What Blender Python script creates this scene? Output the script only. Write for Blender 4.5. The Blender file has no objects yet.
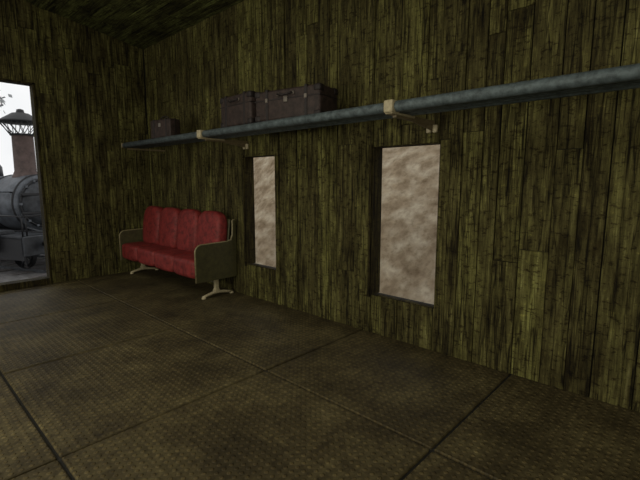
import bpy, bmesh, math, random
import mathutils
from mathutils import Vector, Matrix, Euler
random.seed(11)
sc = bpy.context.scene
sc.view_settings.view_transform = 'Standard'
sc.view_settings.look = 'None'

# ------------------------------------------------------------------ materials
def mk(name):
    m = bpy.data.materials.new(name); m.use_nodes = True
    nt = m.node_tree; b = nt.nodes['Principled BSDF']
    return m, nt, b
def N(nt, t, **kw):
    n = nt.nodes.new(t)
    for k, v in kw.items(): setattr(n, k, v)
    return n
def ramp(nt, stops):
    r = N(nt, 'ShaderNodeValToRGB'); cr = r.color_ramp
    while len(cr.elements) > 1: cr.elements.remove(cr.elements[0])
    cr.elements[0].position = stops[0][0]; cr.elements[0].color = (*stops[0][1], 1)
    for p, c in stops[1:]:
        e = cr.elements.new(p); e.color = (*c, 1)
    return r
def mixrgb(nt, mode, fac, a, b):
    m = N(nt, 'ShaderNodeMix', data_type='RGBA', blend_type=mode)
    def s(sock, v):
        if hasattr(v, 'is_linked'): nt.links.new(v, sock)
        elif isinstance(v, (tuple, list)): sock.default_value = (*v, 1)
        else: sock.default_value = v
    s(m.inputs[0], fac); s(m.inputs[6], a); s(m.inputs[7], b)
    return m.outputs[2]
def noise(nt, vec, scale, detail=4, rough=0.6, stretch=(1,1,1), rot=(0,0,0), loc=(0,0,0)):
    mp = N(nt, 'ShaderNodeMapping'); mp.inputs['Scale'].default_value = stretch
    mp.inputs['Rotation'].default_value = rot; mp.inputs['Location'].default_value = loc
    nt.links.new(vec, mp.inputs[0])
    n = N(nt, 'ShaderNodeTexNoise'); n.inputs['Scale'].default_value = scale
    n.inputs['Detail'].default_value = detail; n.inputs['Roughness'].default_value = rough
    nt.links.new(mp.outputs[0], n.inputs['Vector'])
    return n.outputs[0]
def bump(nt, b, h, strength=0.5, dist=0.01):
    bp = N(nt, 'ShaderNodeBump'); bp.inputs['Strength'].default_value = strength
    bp.inputs['Distance'].default_value = dist
    nt.links.new(h, bp.inputs['Height']); nt.links.new(bp.outputs[0], b.inputs['Normal'])

def simple(name, col, rough=0.6, metal=0.0, var=0.35, scale=25, bumpk=0.15, spec=.5):
    m, nt, b = mk(name)
    tc = N(nt, 'ShaderNodeTexCoord')
    n = noise(nt, tc.outputs['Object'], scale, 5, 0.65)
    lo = tuple(c*(1-var) for c in col); hi = tuple(min(1, c*(1+var)) for c in col)
    r = ramp(nt, [(0.3, lo), (0.7, hi)]); nt.links.new(n, r.inputs[0])
    nt.links.new(r.outputs[0], b.inputs['Base Color'])
    b.inputs['Roughness'].default_value = rough; b.inputs['Metallic'].default_value = metal
    b.inputs['Specular IOR Level'].default_value = spec
    bump(nt, b, n, bumpk, 0.005)
    return m

def wood(name, tint=(1,1,1), stretch=(1,1,0.06), k=1.0):
    m, nt, b = mk(name)
    tc = N(nt, 'ShaderNodeTexCoord')
    at = N(nt, 'ShaderNodeAttribute', attribute_name='tone')
    off = N(nt, 'ShaderNodeVectorMath', operation='MULTIPLY'); off.inputs[1].default_value = (9, 9, 9)
    nt.links.new(at.outputs['Color'], off.inputs[0])
    ad = N(nt, 'ShaderNodeVectorMath', operation='ADD')
    nt.links.new(tc.outputs['Object'], ad.inputs[0]); nt.links.new(off.outputs[0], ad.inputs[1])
    v = ad.outputs[0]
    grain = noise(nt, v, 40, 7, 0.75, stretch)
    patch = noise(nt, v, 7, 6, 0.75, tuple(min(1, s*5) for s in stretch))
    chips = noise(nt, v, 36, 4, 0.75, tuple(.45 if s == 1 else 1.0 for s in stretch))
    crack = noise(nt, v, 15, 3, 0.6, tuple(s if s == 1 else .05 for s in stretch), loc=(3.1, 1.7, .4))
    def c(r_, g_, b_): return (r_*tint[0]*k, g_*tint[1]*k, b_*tint[2]*k)
    r1 = ramp(nt, [(0.34, c(.013,.011,.0035)), (0.46, c(.058,.052,.017)), (0.58, c(.108,.101,.035)), (0.74, c(.215,.21,.088))])
    nt.links.new(grain, r1.inputs[0])
    r2 = ramp(nt, [(0.36, (.38,.33,.26)), (0.50, (.9,.88,.8)), (0.66, (1.5,1.55,1.35))])
    nt.links.new(patch, r2.inputs[0])
    col = mixrgb(nt, 'MULTIPLY', 1.0, r1.outputs[0], r2.outputs[0])
    r3 = ramp(nt, [(0.37, (.35,.30,.24)), (0.46, (1,1,1)), (.60, (1,1,1)), (.70, (1.7,1.7,1.5))]); nt.links.new(chips, r3.inputs[0])
    col = mixrgb(nt, 'MULTIPLY', 1.0, col, r3.outputs[0])
    r4 = ramp(nt, [(0.465, (1,1,1)), (0.49, (.16,.13,.1)), (0.50, (.16,.13,.1)), (.52, (1.1,1.1,1.05)), (.56, (1,1,1))]); nt.links.new(crack, r4.inputs[0])
    col = mixrgb(nt, 'MULTIPLY', 0.85, col, r4.outputs[0])
    sep = N(nt, 'ShaderNodeSeparateColor'); nt.links.new(at.outputs['Color'], sep.inputs[0])
    mr = N(nt, 'ShaderNodeMapRange'); mr.inputs[3].default_value = 0.72; mr.inputs[4].default_value = 1.22
    nt.links.new(sep.outputs[0], mr.inputs[0])
    mr2 = N(nt, 'ShaderNodeMapRange'); mr2.inputs[3].default_value = 0.68; mr2.inputs[4].default_value = 1.24
    nt.links.new(sep.outputs[0], mr2.inputs[0])
    comb = N(nt, 'ShaderNodeCombineColor')
    nt.links.new(mr.outputs[0], comb.inputs[0]); nt.links.new(mr2.outputs[0], comb.inputs[1]); nt.links.new(mr.outputs[0], comb.inputs[2])
    col = mixrgb(nt, 'MULTIPLY', 1.0, col, comb.outputs[0])
    nt.links.new(col, b.inputs['Base Color'])
    b.inputs['Roughness'].default_value = 0.85
    b.inputs['Specular IOR Level'].default_value = 0.15
    bump(nt, b, grain, 0.8, 0.01)
    return m

M_wallR = wood('weathered_planks')
M_ceil = wood('ceiling_planks', (0.85, 1.0, 1.0), (1, 0.06, 1), 0.95)
M_trim = wood('dark_trim_wood', (1, .9, .8), (1,1,.06), 0.45)
M_dark = simple('dark_gap', (.008,.007,.004), 0.95)

def floor_mat():
    m, nt, b = mk('tread_plate')
    tc = N(nt, 'ShaderNodeTexCoord'); o = tc.outputs['Object']
    sx = N(nt, 'ShaderNodeSeparateXYZ')
    mp = N(nt, 'ShaderNodeMapping'); mp.inputs['Rotation'].default_value = (0,0,math.radians(45))
    nt.links.new(o, mp.inputs[0]); nt.links.new(mp.outputs[0], sx.inputs[0])
    def sn(sock):
        mu = N(nt, 'ShaderNodeMath', operation='MULTIPLY'); mu.inputs[1].default_value = 2*math.pi/0.056
        nt.links.new(sock, mu.inputs[0])
        s = N(nt, 'ShaderNodeMath', operation='SINE'); nt.links.new(mu.outputs[0], s.inputs[0]); return s.outputs[0]
    pr = N(nt, 'ShaderNodeMath', operation='MULTIPLY')
    nt.links.new(sn(sx.outputs[0]), pr.inputs[0]); nt.links.new(sn(sx.outputs[1]), pr.inputs[1])
    mr = N(nt, 'ShaderNodeMapRange', interpolation_type='SMOOTHSTEP')
    mr.inputs[1].default_value = 0.25; mr.inputs[2].default_value = 0.75
    nt.links.new(pr.outputs[0], mr.inputs[0])
    big = noise(nt, o, 2.2, 8, 0.72); fine = noise(nt, o, 26, 5, 0.75)
    r = ramp(nt, [(0.32, (.026,.020,.009)), (0.48, (.056,.044,.020)), (0.60, (.086,.070,.032)), (0.72, (.13,.108,.052))])
    nt.links.new(big, r.inputs[0])
    r2 = ramp(nt, [(0.3, (.35,.33,.3)), (0.7, (1.5,1.48,1.4))]); nt.links.new(fine, r2.inputs[0])
    col = mixrgb(nt, 'MULTIPLY', 1.0, r.outputs[0], r2.outputs[0])
    rd = ramp(nt, [(0, (.9,.9,.9)), (1, (1.3,1.25,1.15))]); nt.links.new(mr.outputs[0], rd.inputs[0])
    col = mixrgb(nt, 'MULTIPLY', 1.0, col, rd.outputs[0])
    nt.links.new(col, b.inputs['Base Color'])
    b.inputs['Roughness'].default_value = 0.65
    b.inputs['Specular IOR Level'].default_value = 0.2
    bump(nt, b, mr.outputs[0], 0.9, 0.004)
    return m
M_floor = floor_mat()

def sand_mat():
    m, nt, b = mk('sandy_gravel')
    tc = N(nt, 'ShaderNodeTexCoord'); o = tc.outputs['Object']
    n = noise(nt, o, 3.6, 2, 0.45, (1,1,1.5)); n2 = noise(nt, o, 12, 4, .65)
    r = ramp(nt, [(0.28, (.21,.155,.098)), (0.48, (.32,.252,.168)), (0.70, (.45,.38,.275))])
    nt.links.new(n, r.inputs[0])
    r2 = ramp(nt, [(0.32, (.74,.72,.68)), (0.5, (1,1,1)), (0.68, (1.18,1.18,1.16))]); nt.links.new(n2, r2.inputs[0])
    nt.links.new(mixrgb(nt, 'MULTIPLY', 1.0, r.outputs[0], r2.outputs[0]), b.inputs['Base Color'])
    b.inputs['Roughness'].default_value = 1.0
    b.inputs['Specular IOR Level'].default_value = 0.0
    bump(nt, b, n2, 0.3, 0.04)
    return m
M_sand = sand_mat()
M_ground = simple('gravel_ground', (.12,.115,.11), 0.95, 0, .5, 8, .4)
M_steel = simple('blue_grey_steel', (.078,.098,.102), 0.6, 0.2, .55, 24, .1, .3)
M_cream = simple('cream_paint', (.33,.28,.17), 0.5, 0, .25, 40)
M_rim = simple('bench_rim_paint', (.17,.14,.07), 0.5, 0, .4, 40)
M_brown = simple('bracket_brown', (.13,.10,.05), 0.6, 0, .3, 40)
M_red = simple('red_leather', (.160,.019,.017), 0.6, 0, .55, 16, .3, .3)
M_olive = simple('olive_panel', (.045,.040,.014), 0.55, 0, .35, 20)
M_case = simple('brown_leather', (.028,.0175,.0145), 0.65, 0, .6, 22, .4, .3)
M_case2 = simple('case_edge_leather', (.015,.0105,.010), 0.6, 0, .4, 30, .3, .3)
M_brass = simple('dull_metal', (.14,.12,.10), 0.4, .5, .2)
M_loco = simple('sooty_iron', (.035,.038,.042), 0.5, 0.3, .5, 6)
M_loco2 = simple('boiler_plate', (.075,.083,.094), 0.5, 0.2, .5, 5)
M_black = simple('black_iron', (.012,.012,.013), 0.6, 0.2)
M_rust = simple('rusty_stack', (.085,.058,.050), 0.8, 0, .35, 8)
M_leaf = simple('grey_foliage', (.30,.31,.31), 0.9)
M_bark = simple('bark', (.10,.09,.085), .9)

# ------------------------------------------------------------------ builder
class B:
    def __init__(s): s.bm = bmesh.new(); s.mats = []; s.tone = s.bm.loops.layers.color.new('tone')
    def mi(s, m):
        if m not in s.mats: s.mats.append(m)
        return s.mats.index(m)
    def fin(s, verts, mat, smooth=False, tone=None, M=None):
        if M is not None: bmesh.ops.transform(s.bm, matrix=M, verts=verts)
        fs = set(f for v in verts for f in v.link_faces); i = s.mi(mat)
        if tone is None: tone = (.5, .3, .6, 1)
        for f in fs:
            f.material_index = i; f.smooth = smooth
            for l in f.loops: l[s.tone] = tone
    def box(s, lo, hi, mat, bev=0, seg=2, smooth=False, tone=None, M=None):
        d = bmesh.ops.create_cube(s.bm, size=1); vs = d['verts']
        c = [(a+b)/2 for a, b in zip(lo, hi)]; sz = [abs(b-a) for a, b in zip(lo, hi)]
        for v in vs: v.co = Vector((v.co.x*sz[0]+c[0], v.co.y*sz[1]+c[1], v.co.z*sz[2]+c[2]))
        if bev > 0:
            es = list(set(e for v in vs for e in v.link_edges))
            r = bmesh.ops.bevel(s.bm, geom=es, offset=bev, segments=seg, affect='EDGES', profile=0.5)
            vs = list(set(v for f in r['faces'] for v in f.verts) | set(v for v in vs if v.is_valid))
        s.fin(vs, mat, smooth, tone, M); return vs
    def pillow(s, lo, hi, mat, n=12, e=4.5, M=None):
        """cushion: superellipsoid-rounded box with bulging faces"""
        c = [(a+b)/2 for a, b in zip(lo, hi)]; h = [abs(b-a)/2 for a, b in zip(lo, hi)]
        cache = {}
        def vert(p):
            key = tuple(round(t*1000) for t in p)
            if key not in cache:
                k = (abs(p[0])**e+abs(p[1])**e+abs(p[2])**e)**(1/e)
                cache[key] = s.bm.verts.new([p[i]/k*h[i]+c[i] for i in range(3)])
            return cache[key]
        T = [math.copysign(abs(-1+2*i/n)**.7, -1+2*i/n) for i in range(n+1)]
        for ax in range(3):
            for sg in (-1, 1):
                def P(i, j):
                    q = [0,0,0]; q[ax] = sg; q[(ax+1)%3] = T[i]; q[(ax+2)%3] = T[j]; return vert(q)
                for i in range(n):
                    for j in range(n):
                        s.bm.faces.new((P(i,j), P(i+1,j), P(i+1,j+1), P(i,j+1)))
        s.fin(list(cache.values()), mat, True, None, M)
    def tube(s, pts, r, mat, n=8, closed=False, M=None):
        pts = [Vector(p) for p in pts]; rings = []; L = len(pts)
        rr = r if isinstance(r, (list, tuple)) else [r]*L
        up = None
        for i, p in enumerate(pts):
            a = pts[i-1] if (i > 0 or closed) else p; b = pts[(i+1) % L] if (i < L-1 or closed) else p
            t = (b-a).normalized()
            if up is None:
                up = Vector((0,0,1)) if abs(t.z) < .9 else Vector((1,0,0))
            x = t.cross(up).normalized(); up = x.cross(t).normalized()
            rings.append([s.bm.verts.new(p + (x*math.cos(2*math.pi*k/n)+up*math.sin(2*math.pi*k/n))*rr[i]) for k in range(n)])
        for i in range(L if closed else L-1):
            A, C = rings[i], rings[(i+1) % L]
            for k in range(n): s.bm.faces.new((A[k], A[(k+1)%n], C[(k+1)%n], C[k]))
        if not closed:
            s.bm.faces.new(rings[0]); s.bm.faces.new(rings[-1][::-1])
        s.fin([v for q in rings for v in q], mat, True, None, M)
    def lathe(s, prof, mat, n=24, M=None, smooth=True, cap=True):
        rings = [[s.bm.verts.new((r*math.cos(2*math.pi*k/n), r*math.sin(2*math.pi*k/n), z)) for k in range(n)] for r, z in prof]
        for A, C in zip(rings, rings[1:]):
            for k in range(n): s.bm.faces.new((A[k], A[(k+1)%n], C[(k+1)%n], C[k]))
        if cap: s.bm.faces.new(rings[0][::-1]); s.bm.faces.new(rings[-1])
        s.fin([v for q in rings for v in q], mat, smooth, None, M)
    def prism(s, poly, a0, a1, axis, mat, smooth=False, M=None):
        def P(u, v, w): return {'x': (w,u,v), 'y': (u,w,v), 'z': (u,v,w)}[axis]
        A = [s.bm.verts.new(P(u,v,a0)) for u,v in poly]; C = [s.bm.verts.new(P(u,v,a1)) for u,v in poly]
        n = len(poly); s.bm.faces.new(A); s.bm.faces.new(C[::-1])
        for k in range(n): s.bm.faces.new((A[k], A[(k+1)%n], C[(k+1)%n], C[k]))
        s.fin(A+C, mat, smooth, None, M)
    def make(s, name, loc=(0,0,0), rot=(0,0,0), origin=None):
        bmesh.ops.recalc_face_normals(s.bm, faces=s.bm.faces)
        if origin is not None:
            bmesh.ops.translate(s.bm, verts=s.bm.verts, vec=-Vector(origin)); loc = origin
        me = bpy.data.meshes.new(name); s.bm.to_mesh(me); s.bm.free()
        for m in s.mats: me.materials.append(m)
        ob = bpy.data.objects.new(name, me); sc.collection.objects.link(ob)
        ob.location = loc; ob.rotation_euler = rot
        return ob

# ------------------------------------------------------------------ room dims
XR, XL, YB, YF = 2.84, -2.60, 6.10, -4.0
RIDGE_X, EAVE, SLOPE = 0.12, 3.165, 0.168
def ceil_z(x):
    if x >= RIDGE_X: return EAVE + (XR-x)*SLOPE
    return EAVE + (XR-RIDGE_X)*SLOPE - (RIDGE_X-x)*SLOPE

def plank_wall(name, u0, u1, topf, openings, place, mat):
    """place(u, w, z): u along the wall, w outward depth (0 = room face)."""
    b = B()
    def slab(ua, ub, za, zb, w0, w1, m, tone=None, lean=0):
        p = [place(ua,w0,za), place(ub,w1,zb)]
        lo = tuple(min(p[0][i], p[1][i]) for i in range(3)); hi = tuple(max(p[0][i], p[1][i]) for i in range(3))
        b.box(lo, hi, m, tone=tone)
    cuts = sorted([u0-.12, u1+.12] + [o for op in openings for o in op[:2]])
    for a, c in zip(cuts, cuts[1:]):
        if c-a < 1e-4: continue
        mid = (a+c)/2; op = [o for o in openings if o[0] < mid < o[1]]
        zt = max(topf(a), topf(c), topf(mid))+.02
        if op:
            if op[0][2] > 0: slab(a, c, -.1, op[0][2], .03, .10, M_dark)
            slab(a, c, op[0][3], zt, .03, .10, M_dark)
        else: slab(a, c, -.1, zt, .03, .10, M_dark)
    u = u0
    while u < u1-0.01:
        w = random.choice([.09,.11,.14,.16,.18,.21]); ue = min(u+w, u1)
        if u1-ue < .05: ue = u1
        subs = sorted([u, ue] + [o for op in openings for o in op[:2] if u < o < ue])
        ztop = max(topf(u), topf(ue))+.01
        js = [0.0]
        z = random.uniform(.4, 3.2)
        while z < ztop-.25:
            js.append(z); z += random.uniform(1.0, 2.8)
        js.append(ztop)
        for za, zb in zip(js, js[1:]):
            tone = (random.random(), random.random(), random.random(), 1)
            d = random.uniform(0.0, .014)
            g = random.uniform(.001, .0045)
            for a, c in zip(subs, subs[1:]):
                mid = (a+c)/2; segs = [(za, zb)]
                for o in openings:
                    if o[0] < mid < o[1]:
                        ns = []
                        for p, q in segs:
                            if q <= o[2] or p >= o[3]: ns.append((p, q)); continue
                            if p < o[2]: ns.append((p, o[2]))
                            if q > o[3]: ns.append((o[3], q))
                        segs = ns
                for p, q in segs:
                    if q-p < .02: continue
                    ga = g if a == u else 0; gc = g if c == ue else 0
                    slab(a+ga, c-gc, p+.002, q-.002, d, .05, mat, tone)
        u = ue
    return b.make(name)

WIN = [(3.29, 3.80, .37, 1.575), (1.46, 2.06, .34, 1.585)]
DOOR = (0.42, 1.467, 0.0, 2.485)
plank_wall('wall_right', YF, YB, lambda u: ceil_z(XR), WIN, lambda u,w,z: (XR+w, u, z), M_wallR)
plank_wall('wall_back', XL, XR, ceil_z, [DOOR], lambda u,w,z: (u, YB+w, z), M_wallR)
plank_wall('wall_left', YF, YB, lambda u: ceil_z(XL), [], lambda u,w,z: (XL-w, u, z), M_wallR)
plank_wall('wall_front', XL, XR, ceil_z, [], lambda u,w,z: (u, YF-w, z), M_wallR)

# ceiling boards (run along the wagon)
b = B()
def cz_poly(xa, xb, t0, t1, y0, y1, mat, tone):
    vs = [b.bm.verts.new((x, y, ceil_z(x)+t)) for t in (t0, t1) for y in (y0, y1) for x in (xa, xb)]
    for q in ((0,1,3,2),(4,6,7,5),(0,4,5,1),(2,3,7,6),(0,2,6,4),(1,5,7,3)): b.bm.faces.new([vs[i] for i in q])
    b.fin(vs, mat, False, tone)
for xs, xe in ((XL-.12, RIDGE_X), (RIDGE_X, XR+.12)):
    cz_poly(xs, xe, .03, .10, YF-.12, YB+.12, M_dark, None)
    x = xs
    while x < xe-.01:
        w = random.uniform(.10,.16); x2 = min(x+w, xe); y = YF-.1
        while y < YB+.05:
            L = random.uniform(.8, 2.2); y2 = min(y+L, YB+.1)
            cz_poly(x+.004, x2-.004, random.uniform(0,.014), .05, y+.003, y2-.003, M_ceil, (random.random(), random.random(), random.random(), 1))
            y = y2
        x = x2
b.make('ceiling')

# floor : tread plates
b = B()
b.box((XL-.1, YF-.1, -.12), (XR+.1, YB+.1, -.014), M_dark)
xs = [XL-.1]+[.48+1.27*k for k in range(-2, 2)]+[XR+.1]
ys = [YF-.1]+[.88+1.27*k for k in range(-3, 5)]+[YB+.1]
for xa, xb in zip(xs, xs[1:]):
    for ya, yb in zip(ys, ys[1:]):
        if yb-ya < .05: continue
        b.box((xa+.008, ya+.008, -.03), (xb-.008, yb-.008, random.uniform(-.003, 0)), M_floor, .005, 1)
b.make('floor')

# window linings and door casing
for i, (ya, yb, za, zb) in enumerate(WIN):
    b = B(); t = .018
    x0, x1 = XR+.002, XR+.12
    b.box((x0, yb-t, za), (x1, yb, zb), M_trim)
    b.box((x0+.01, ya, za), (x1, ya+t*.25, zb), M_trim)
    b.box((x0, ya, zb-t*.25), (x1, yb, zb), M_trim)
    b.box((x0-.002, ya, za), (x1-.07, yb, za+t*.3), M_trim)
    b.box((x0-.010, yb, za-.02), (x0+.02, yb+.025, zb+.02), M_trim)
    b.make('window_%d' % (i+1))
b = B()
xa, xb, _, zt = DOOR
b.box((xb-.02, YB-.012, 0), (xb+.0, YB+.13, zt), M_trim)
b.box((xa, YB-.012, 0), (xa+.02, YB+.13, zt), M_trim)
b.box((xa, YB-.012, zt-.02), (xb, YB+.13, zt), M_trim)
b.box((xa, YB-.02, 0.0), (xb, YB+.14, .08), M_trim)
b.make('door_1')

# ------------------------------------------------------------------ luggage rack
b = B(); XF, ZS = 2.29, 1.77
Y0, Y1 = -2.0, 5.62
for x, r in ((2.30,.034),(2.365,.030),(2.43,.030),(2.50,.034)):
    b.tube([(x, Y0, ZS), (x, Y1, ZS)], r, M_steel, 10)
for y in (-.70, 1.52, 3.74):
    b.box((XF-.042, y-.035, ZS-.040), (XF+.05, y+.035, ZS+.040), M_cream, .012, 2)
    b.box((XF-.03, y-.028, ZS-.046), (2.54, y+.028, ZS-.030), M_cream, .004, 1)
    b.prism([(2.33, ZS-.06), (2.33, ZS-.03), (2.838, ZS-.03), (2.838, ZS-.06)], y-.014, y+.014, 'y', M_brown)
    b.prism([(2.50, ZS-.06), (2.838, ZS-.06), (2.838, ZS-.10)], y-.006, y+.006, 'y', M_brown)
    b.box((2.812, y-.042, ZS-.115), (2.838, y-.008, ZS-.06), M_cream, .005, 1)
    b.box((2.812, y+.008, ZS-.115), (2.838, y+.042, ZS-.06), M_cream, .005, 1)
b.box((XF-.03, Y1-.01, ZS-.032), (2.53, Y1+.015, ZS+.032), M_brown, .008, 1)
b.prism([(2.33, ZS-.05), (2.33, ZS-.03), (2.838, ZS-.03), (2.838, ZS-.05)], Y1-.03, Y1-.01, 'y', M_brown)
b.make('luggage_rack')

# ------------------------------------------------------------------ suitcases
def suitcase(name, L, D, H, loc, rz, lock=True):
    b = B()
    b.box((-D/2, -L/2, .004), (D/2, L/2, H), M_case, .022, 3, True)
    b.box((-D/2-.003, -L/2-.003, H*.66), (D/2+.003, L/2+.003, H*.66+.010), M_case2, .002, 1)
    for sx in (-1, 1):
        for sy in (-1, 1):
            for zc in (.0, H-.055):
                x, y = sx*(D/2-.028), sy*(L/2-.028)
                b.box((x-.033, y-.033, zc+.001), (x+.033, y+.033, zc+.057), M_case2, .014, 2, True)
    for y in (-L*.30, L*.30):
        b.box((-D/2-.006, y-.014, .004), (D/2+.006, y+.014, H+.006), M_case2, .004, 1)
        if lock:
            b.box((-D/2-.012, y-.013, H*.60), (-D/2-.004, y+.013, H*.74), M_brass, .003, 1)
    if lock:
        b.box((-D/2-.01, -.02, H*.56), (-D/2-.002, .02, H*.76), M_brass, .003, 1)
    hz = H*.82
    b.tube([(-D/2, -.075, hz), (-D/2-.022, -.07, hz), (-D/2-.034, -.04, hz-.008), (-D/2-.036, 0, hz-.012), (-D/2-.034, .04, hz-.008), (-D/2-.022, .07, hz), (-D/2, .075, hz)], .008, M_case2, 8)
    for y in (-.075, .075):
        b.box((-D/2-.012, y-.012, hz-.012), (-D/2, y+.012, hz+.012), M_brass, .003, 1)
    return b.make(name, loc, (0,0,rz))
ZT = ZS+.032
suitcase('suitcase', .66, .27, .25, (2.49, 2.60, ZT), math.radians(10))
suitcase('suitcase', .50, .24, .28, (2.44, 3.215, ZT), math.radians(-3), False)
b = B(); L, D, H = .38, .14, .21
b.box((-D/2, -L/2, 0.0), (D/2, L/2, H), M_case, .016, 3, True)
b.box((-.006, -L/2-.003, -.0), (.006, L/2+.003, H+.003), M_case2)
for y in (-L*.3, L*.3): b.box((-D/2-.005, y-.01, 0), (D/2+.005, y+.01, H+.005), M_case2, .003, 1)
b.tube([(0,-.07,H), (0,-.065,H+.025), (0,-.035,H+.038), (0,.035,H+.038), (0,.065,H+.025), (0,.07,H)], .008, M_case2, 8)
b.box((-D/2-.008, -.02, H*.6), (-D/2, .02, H*.8), M_brass, .002, 1)
b.make('small_suitcase', (2.40, 4.70, ZT), (0,0,math.radians(8)))

# ------------------------------------------------------------------ bench seat
b = B(); YN, YE = 3.98, 5.98
xf = 2.33
zseat = .46
n = 4; w = (YE-YN-.06)/n
b.box((xf+.02, YN+.02, .24), (2.76, YE-.02, .34), M_olive, .01, 1)
for k in range(n):
    y = YN+.03+k*w
    b.pillow((xf-.05, y-.003, .235), (2.69, y+w+.003, zseat), M_red, e=6)
    Mx = Matrix.Translation((2.68, y+w/2, .42)) @ Matrix.Rotation(math.radians(7), 4, 'Y')
    b.pillow((-.12, -w/2+.001, -.04), (.06, w/2-.001, .545), M_red, e=3.6, M=Mx)
Mx = Matrix.Translation((2.725, (YN+YE)/2, .40)) @ Matrix.Rotation(math.radians(7), 4, 'Y')
b.box((-.012, -(YE-YN)/2+.03, 0), (.012, (YE-YN)/2-.03, .48), M_olive, .006, 1, M=Mx)
def arcp(cx, cz, r, a0, a1, k=6):
    return [(cx+r*math.cos(math.radians(a0+(a1-a0)*i/k)), cz+r*math.sin(math.radians(a0+(a1-a0)*i/k))) for i in range(k+1)]
poly = [(xf-.03,.21)] + arcp(xf+.045, .545, .075, 180, 90) + [(2.70, .625), (2.76, .64), (2.785, .70), (2.79, .82)] + arcp(2.805, .85, .02, 160, 20, 3) + [(2.826, .60), (2.82, .21)]
for yc in (YN, YE):
    b.prism(poly, yc-.014, yc+.014, 'y', M_olive)
    rim = [(u, yc, v) for u, v in poly[1:-2]]
    b.tube([(poly[0][0], yc, poly[0][1])]+rim, .011, M_rim, 8)
    s = 1 if yc == YN else -1
    yl = yc + s*.05
    b.box((2.555, yl-.02, .04), (2.605, yl+.02, .26), M_cream, .008, 2)
    b.prism([(2.53,.045),(2.63,.045),(2.595,.13),(2.565,.13)], yl-.012, yl+.012, 'y', M_cream)
    b.tube([(2.40, yl, .018), (2.44, yl, .03), (2.54, yl, .052), (2.62, yl, .052), (2.74, yl, .03), (2.80, yl, .018)], [.016,.016,.020,.020,.016,.016], M_cream, 8)
    for x in (2.415, 2.785): b.lathe([(.026,0),(.026,.012),(.018,.022)], M_cream, 12, Matrix.Translation((x, yl, 0)))
b.tube([(2.58, YN+.05, .16), (2.58, YE-.05, .16)], .012, M_olive, 8)
b.make('bench_seat', origin=(2.55, 4.95, 0))

# ------------------------------------------------------------------ outside
b = B()
b.box((-30, YB+.2, -1.2), (3.2, 60, -1.0), M_ground)
b.box((3.2, 10.2, -1.2), (30, 60, -1.0), M_ground)
b.make('ground')
b = B()
nx, ny = 30, 60; g = []
for i in range(nx+1):
    row = []
    for j in range(ny+1):
        x = 3.3 + 6.5*i/nx; y = -7 + 17*j/ny
        z = -1.1 + max(0, (x-3.7))*1.15 + .3*mathutils.noise.noise(Vector((x*.6, y*.6, 0))) + .1*mathutils.noise.noise(Vector((x*2, y*2, 3)))
        row.append(b.bm.verts.new((x, y, z)))
    g.append(row)
for i in range(nx):
    for j in range(ny): b.bm.faces.new((g[i][j], g[i+1][j], g[i+1][j+1], g[i][j+1]))
b.fin([v for r in g for v in r], M_sand, True)
b.make('sand_embankment')

# steam locomotive (local +X forward, ground z=0)
b = B()
R = .74; zc = 1.67
Rx = Matrix.Translation((0,0,zc)) @ Matrix.Rotation(math.radians(90), 4, 'Y')
b.lathe([(R, -5.0), (R, -.9)], M_loco2, 40, Rx)
b.lathe([(R+.03, -1.0), (R+.03, -.05), (R+.0, 0), (R-.06, .03)], M_loco2, 40, Rx)
b.lathe([(R-.12, .03), (R-.14, .09), (R*.5, .15), (.05, .17)], M_loco, 40, Rx)
for x in (-4.0,-3.0,-2.0,-1.0, -.05): b.lathe([(R+.02, x-.03), (R+.045, x-.02), (R+.045, x+.02), (R+.02, x+.03)], M_black, 40, Rx, cap=False)
def ring(cx, r, t, mat, x):
    b.tube([(x, r*math.cos(2*math.pi*k/28), zc+r*math.sin(2*math.pi*k/28)) for k in range(28)], t, mat, 6, True)
ring(0, R-.10, .03, M_black, .07); ring(0, .16, .02, M_loco2, .26)
for k in range(5):
    a = 2*math.pi*k/5; b.tube([(.26,0,zc), (.26,.16*math.cos(a), zc+.16*math.sin(a))], .012, M_loco2, 6)
b.tube([(.1,0,zc),(.30,0,zc)], .03, M_loco2, 8)
for k in range(16):
    a = 2*math.pi*k/16
    b.box((.05,-.03,-.03),(.11,.03,.03), M_loco2, M=Matrix.Translation((0,(R-.1)*math.cos(a),zc+(R-.1)*math.sin(a))))
for z in (zc-.25, zc+.25): b.box((.10,-.66,z-.035),(.17,.25,z+.035), M_black, .01, 1)
T = Matrix.Translation((-.55, 0, zc+R-.12))
b.lathe([(.40,.0),(.31,.12),(.26,.25),(.25,1.20),(.28,1.25)], M_rust, 24, T)
T2 = Matrix.Translation((-.55, 0, zc+R+1.08))
b.lathe([(.28,0),(.30,.05)], M_black, 24, T2)
b.lathe([(.50,.34),(.54,.37),(.50,.40),(.20,.60),(.10,.62),(.08,.70),(.02,.72)], M_black, 24, T2)
for k in range(14):
    a = 2*math.pi*k/14
    for da in (.35, -.35):
        b.tube([(.28*math.cos(a), .28*math.sin(a), .03), (.52*math.cos(a+da), .52*math.sin(a+da), .37)], .010, M_black, 5, M=T2)
b.lathe([(.38,0),(.36,.35),(.28,.48),(.1,.55)], M_loco, 24, Matrix.Translation((-2.2,0,zc+R-.08)))
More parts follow.
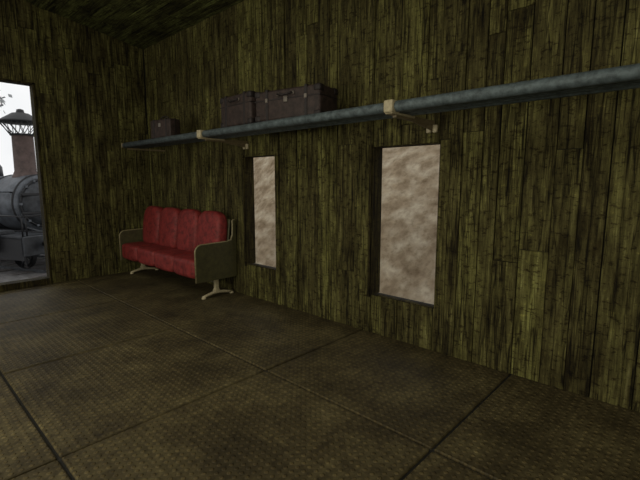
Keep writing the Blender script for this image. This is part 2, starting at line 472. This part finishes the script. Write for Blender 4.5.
for s in (-1, 1):
    b.tube([(-4.8, s*(R+.12), zc+.32), (0, s*(R+.12), zc+.32)], .025, M_loco2, 6)
    for x in (-4.5,-3.3,-2.1,-.9,-.1): b.tube([(x, s*(R-.05), zc+.30), (x, s*(R+.12), zc+.32)], .02, M_black, 6)
    b.box((-5, s*1.25-.28, .95), (.25, s*1.25+.28, 1.02), M_loco)
    b.box((-5, s*1.5-.02, .55), (.25, s*1.5+.02, 1.0), M_loco)
    b.box((-5, s*.6-.06, .55), (.9, s*.6+.06, .97), M_black)
    Cy = Matrix.Translation((-.4, s*1.1, .62)) @ Matrix.Rotation(math.radians(90), 4, 'Y')
    b.lathe([(.1,-.62),(.30,-.6),(.30,.4),(.27,.44),(.08,.50)], M_loco, 20, Cy)
    b.tube([(-4.4, s*1.15, .55),(-1.0, s*1.1, .62)], .04, M_loco2, 6)
    for x, r in ((.25,.40),(-1.7,.62),(-3.1,.62),(-4.5,.62)):
        W = Matrix.Translation((x, s*.78, r)) @ Matrix.Rotation(math.radians(90), 4, 'X')
        b.lathe([(r,-.05),(r,.05)], M_black, 28, W, cap=False)
        b.lathe([(r-.07,-.05),(r-.07,.05)], M_black, 28, W, cap=False)
        b.lathe([(.11,-.08),(.11,.08)], M_loco, 14, W)
        for k in range(10):
            a = 2*math.pi*k/10
            b.tube([(.08*math.cos(a), .08*math.sin(a), 0),((r-.03)*math.cos(a),(r-.03)*math.sin(a),0)], .025, M_loco, 5, M=W)
b.box((-.1,-1.35,.86),(1.1,1.35,.94), M_loco)
b.box((-.1,-1.35,.35),(1.1,-1.30,.9), M_black)
b.box((-.1,1.30,.35),(1.1,1.35,.9), M_black)
b.box((1.0,-1.35,.45),(1.15,1.35,.94), M_loco, .02, 1)
for s in (-1,1):
    Bf = Matrix.Translation((1.15, s*.85, .72)) @ Matrix.Rotation(math.radians(90), 4, 'Y')
    b.lathe([(.07,0),(.07,.3),(.2,.31),(.2,.36)], M_black, 16, Bf)
    b.tube([(1.05,s*1.2,.94),(1.05,s*1.2,1.40),(1.05,s*.7,1.42)], .02, M_black, 6)
    b.tube([(.1,s*.55,1.05),(1.0,s*.55,.9)], .03, M_loco, 6)
    b.tube([(-.05,s*1.3,.94),(-.05,s*1.3,1.42),(1.05,s*1.3,1.42),(1.05,s*1.3,.94)], .022, M_black, 6)
b.tube([(1.05,-1.3,1.42),(1.05,1.3,1.42)], .025, M_black, 6)
b.box((-6.6,-1.3,.95),(-5.0,1.3,3.0), M_loco); b.box((-6.8,-1.45,3.0),(-4.8,1.45,3.1), M_black, .03, 2)
LR = math.radians(-68)
LX, LY = 3.02+.55*math.cos(LR), 13.94+.55*math.sin(LR)
b.make('steam_locomotive', (LX-.05, LY, -.94), (0,0,LR))
b = B()
for s in (-.78,.78):
    b.box((-14, s-.04, 0), (2.4, s+.04, .06), M_loco)
for k in range(22):
    x = -13.8+k*.75; b.box((x-.12,-1.3,0),(x+.12,1.3,.02), M_bark)
b.make('railway_track', (LX-.05, LY, -1.0), (0,0,LR))
# tree
b = B()
random.seed(3)
tx, ty = 3.1, 26.0
b.tube([(tx,ty,-1.0),(tx+.1,ty,2.5),(tx,ty,5.2)], [.2,.15,.08], M_bark, 8)
for k in range(14):
    a = random.uniform(0, 6.28); z = random.uniform(4.4,6.6); l = random.uniform(.8,2.0)
    p = Vector((tx,ty,min(z-.5,5.1))); q = p+Vector((math.cos(a)*l, math.sin(a)*l, random.uniform(.2,1.0)))
    b.tube([p,(p+q)/2+Vector((0,0,.08)),q], [.05,.03,.015], M_bark, 5)
    for j in range(34):
        c = q+Vector([random.gauss(0,.3) for _ in range(3)]); r = random.uniform(.10,.22)
        u = Vector([random.gauss(0,1) for _ in range(3)]).normalized(); v = u.orthogonal().normalized()
        vs = [b.bm.verts.new(c+u*r), b.bm.verts.new(c+v*r*.5), b.bm.verts.new(c-u*r), b.bm.verts.new(c-v*r*.5)]
        b.bm.faces.new(vs); b.fin(vs, M_leaf)
b.make('tree')

# ------------------------------------------------------------------ light
w = bpy.data.worlds.new('overcast_sky'); sc.world = w; w.use_nodes = True
nt = w.node_tree; bg = nt.nodes['Background']
tc = N(nt, 'ShaderNodeTexCoord')
nn = noise(nt, tc.outputs['Generated'], 3.0, 4, .6)
r = ramp(nt, [(0.35, (.86,.88,.90)), (0.6, (1,1,1))]); nt.links.new(nn, r.inputs[0])
nt.links.new(r.outputs[0], bg.inputs['Color']); bg.inputs['Strength'].default_value = 1.0
def point(name, loc, power, rad=.5, col=(1,.96,.82)):
    l = bpy.data.lights.new(name, 'POINT'); l.shadow_soft_size = rad; l.energy = power; l.color = col
    o = bpy.data.objects.new(name, l); sc.collection.objects.link(o); o.location = loc
def area(name, loc, size, sy, power, rot, col=(1,.96,.82)):
    l = bpy.data.lights.new(name, 'AREA'); l.shape = 'RECTANGLE'; l.size = size; l.size_y = sy
    l.energy = power; l.color = col
    o = bpy.data.objects.new(name, l); sc.collection.objects.link(o); o.location = loc; o.rotation_euler = rot
area('ceiling_fill', (-.6, 1.2, 3.3), 2.5, 8, 85, (0,0,0))  # added soft fill for the closed room, no actual fixture
area('side_fill', (-2.3, 1.0, 1.8), 2.4, 8, 65, (0, math.radians(-90), 0))  # added fill from the left side to light the right wall
point('room_fill', (-1.2, -1.8, 1.7), 125, .5)  # added unseen fill behind the camera, brightens walls and ceiling
point('room_fill', (-1.5, 3.0, 1.4), 95, .5)  # second added fill, left of the view, brightens the back wall

# ------------------------------------------------------------------ camera
cam = bpy.data.cameras.new('camera'); co = bpy.data.objects.new('camera', cam); sc.collection.objects.link(co)
cam.sensor_width = 36; cam.lens = 36*415/640; cam.clip_start = .02
co.location = (0,0,1.3)
co.rotation_euler = (math.radians(90-7.95), 0, math.radians(-47))
sc.camera = co
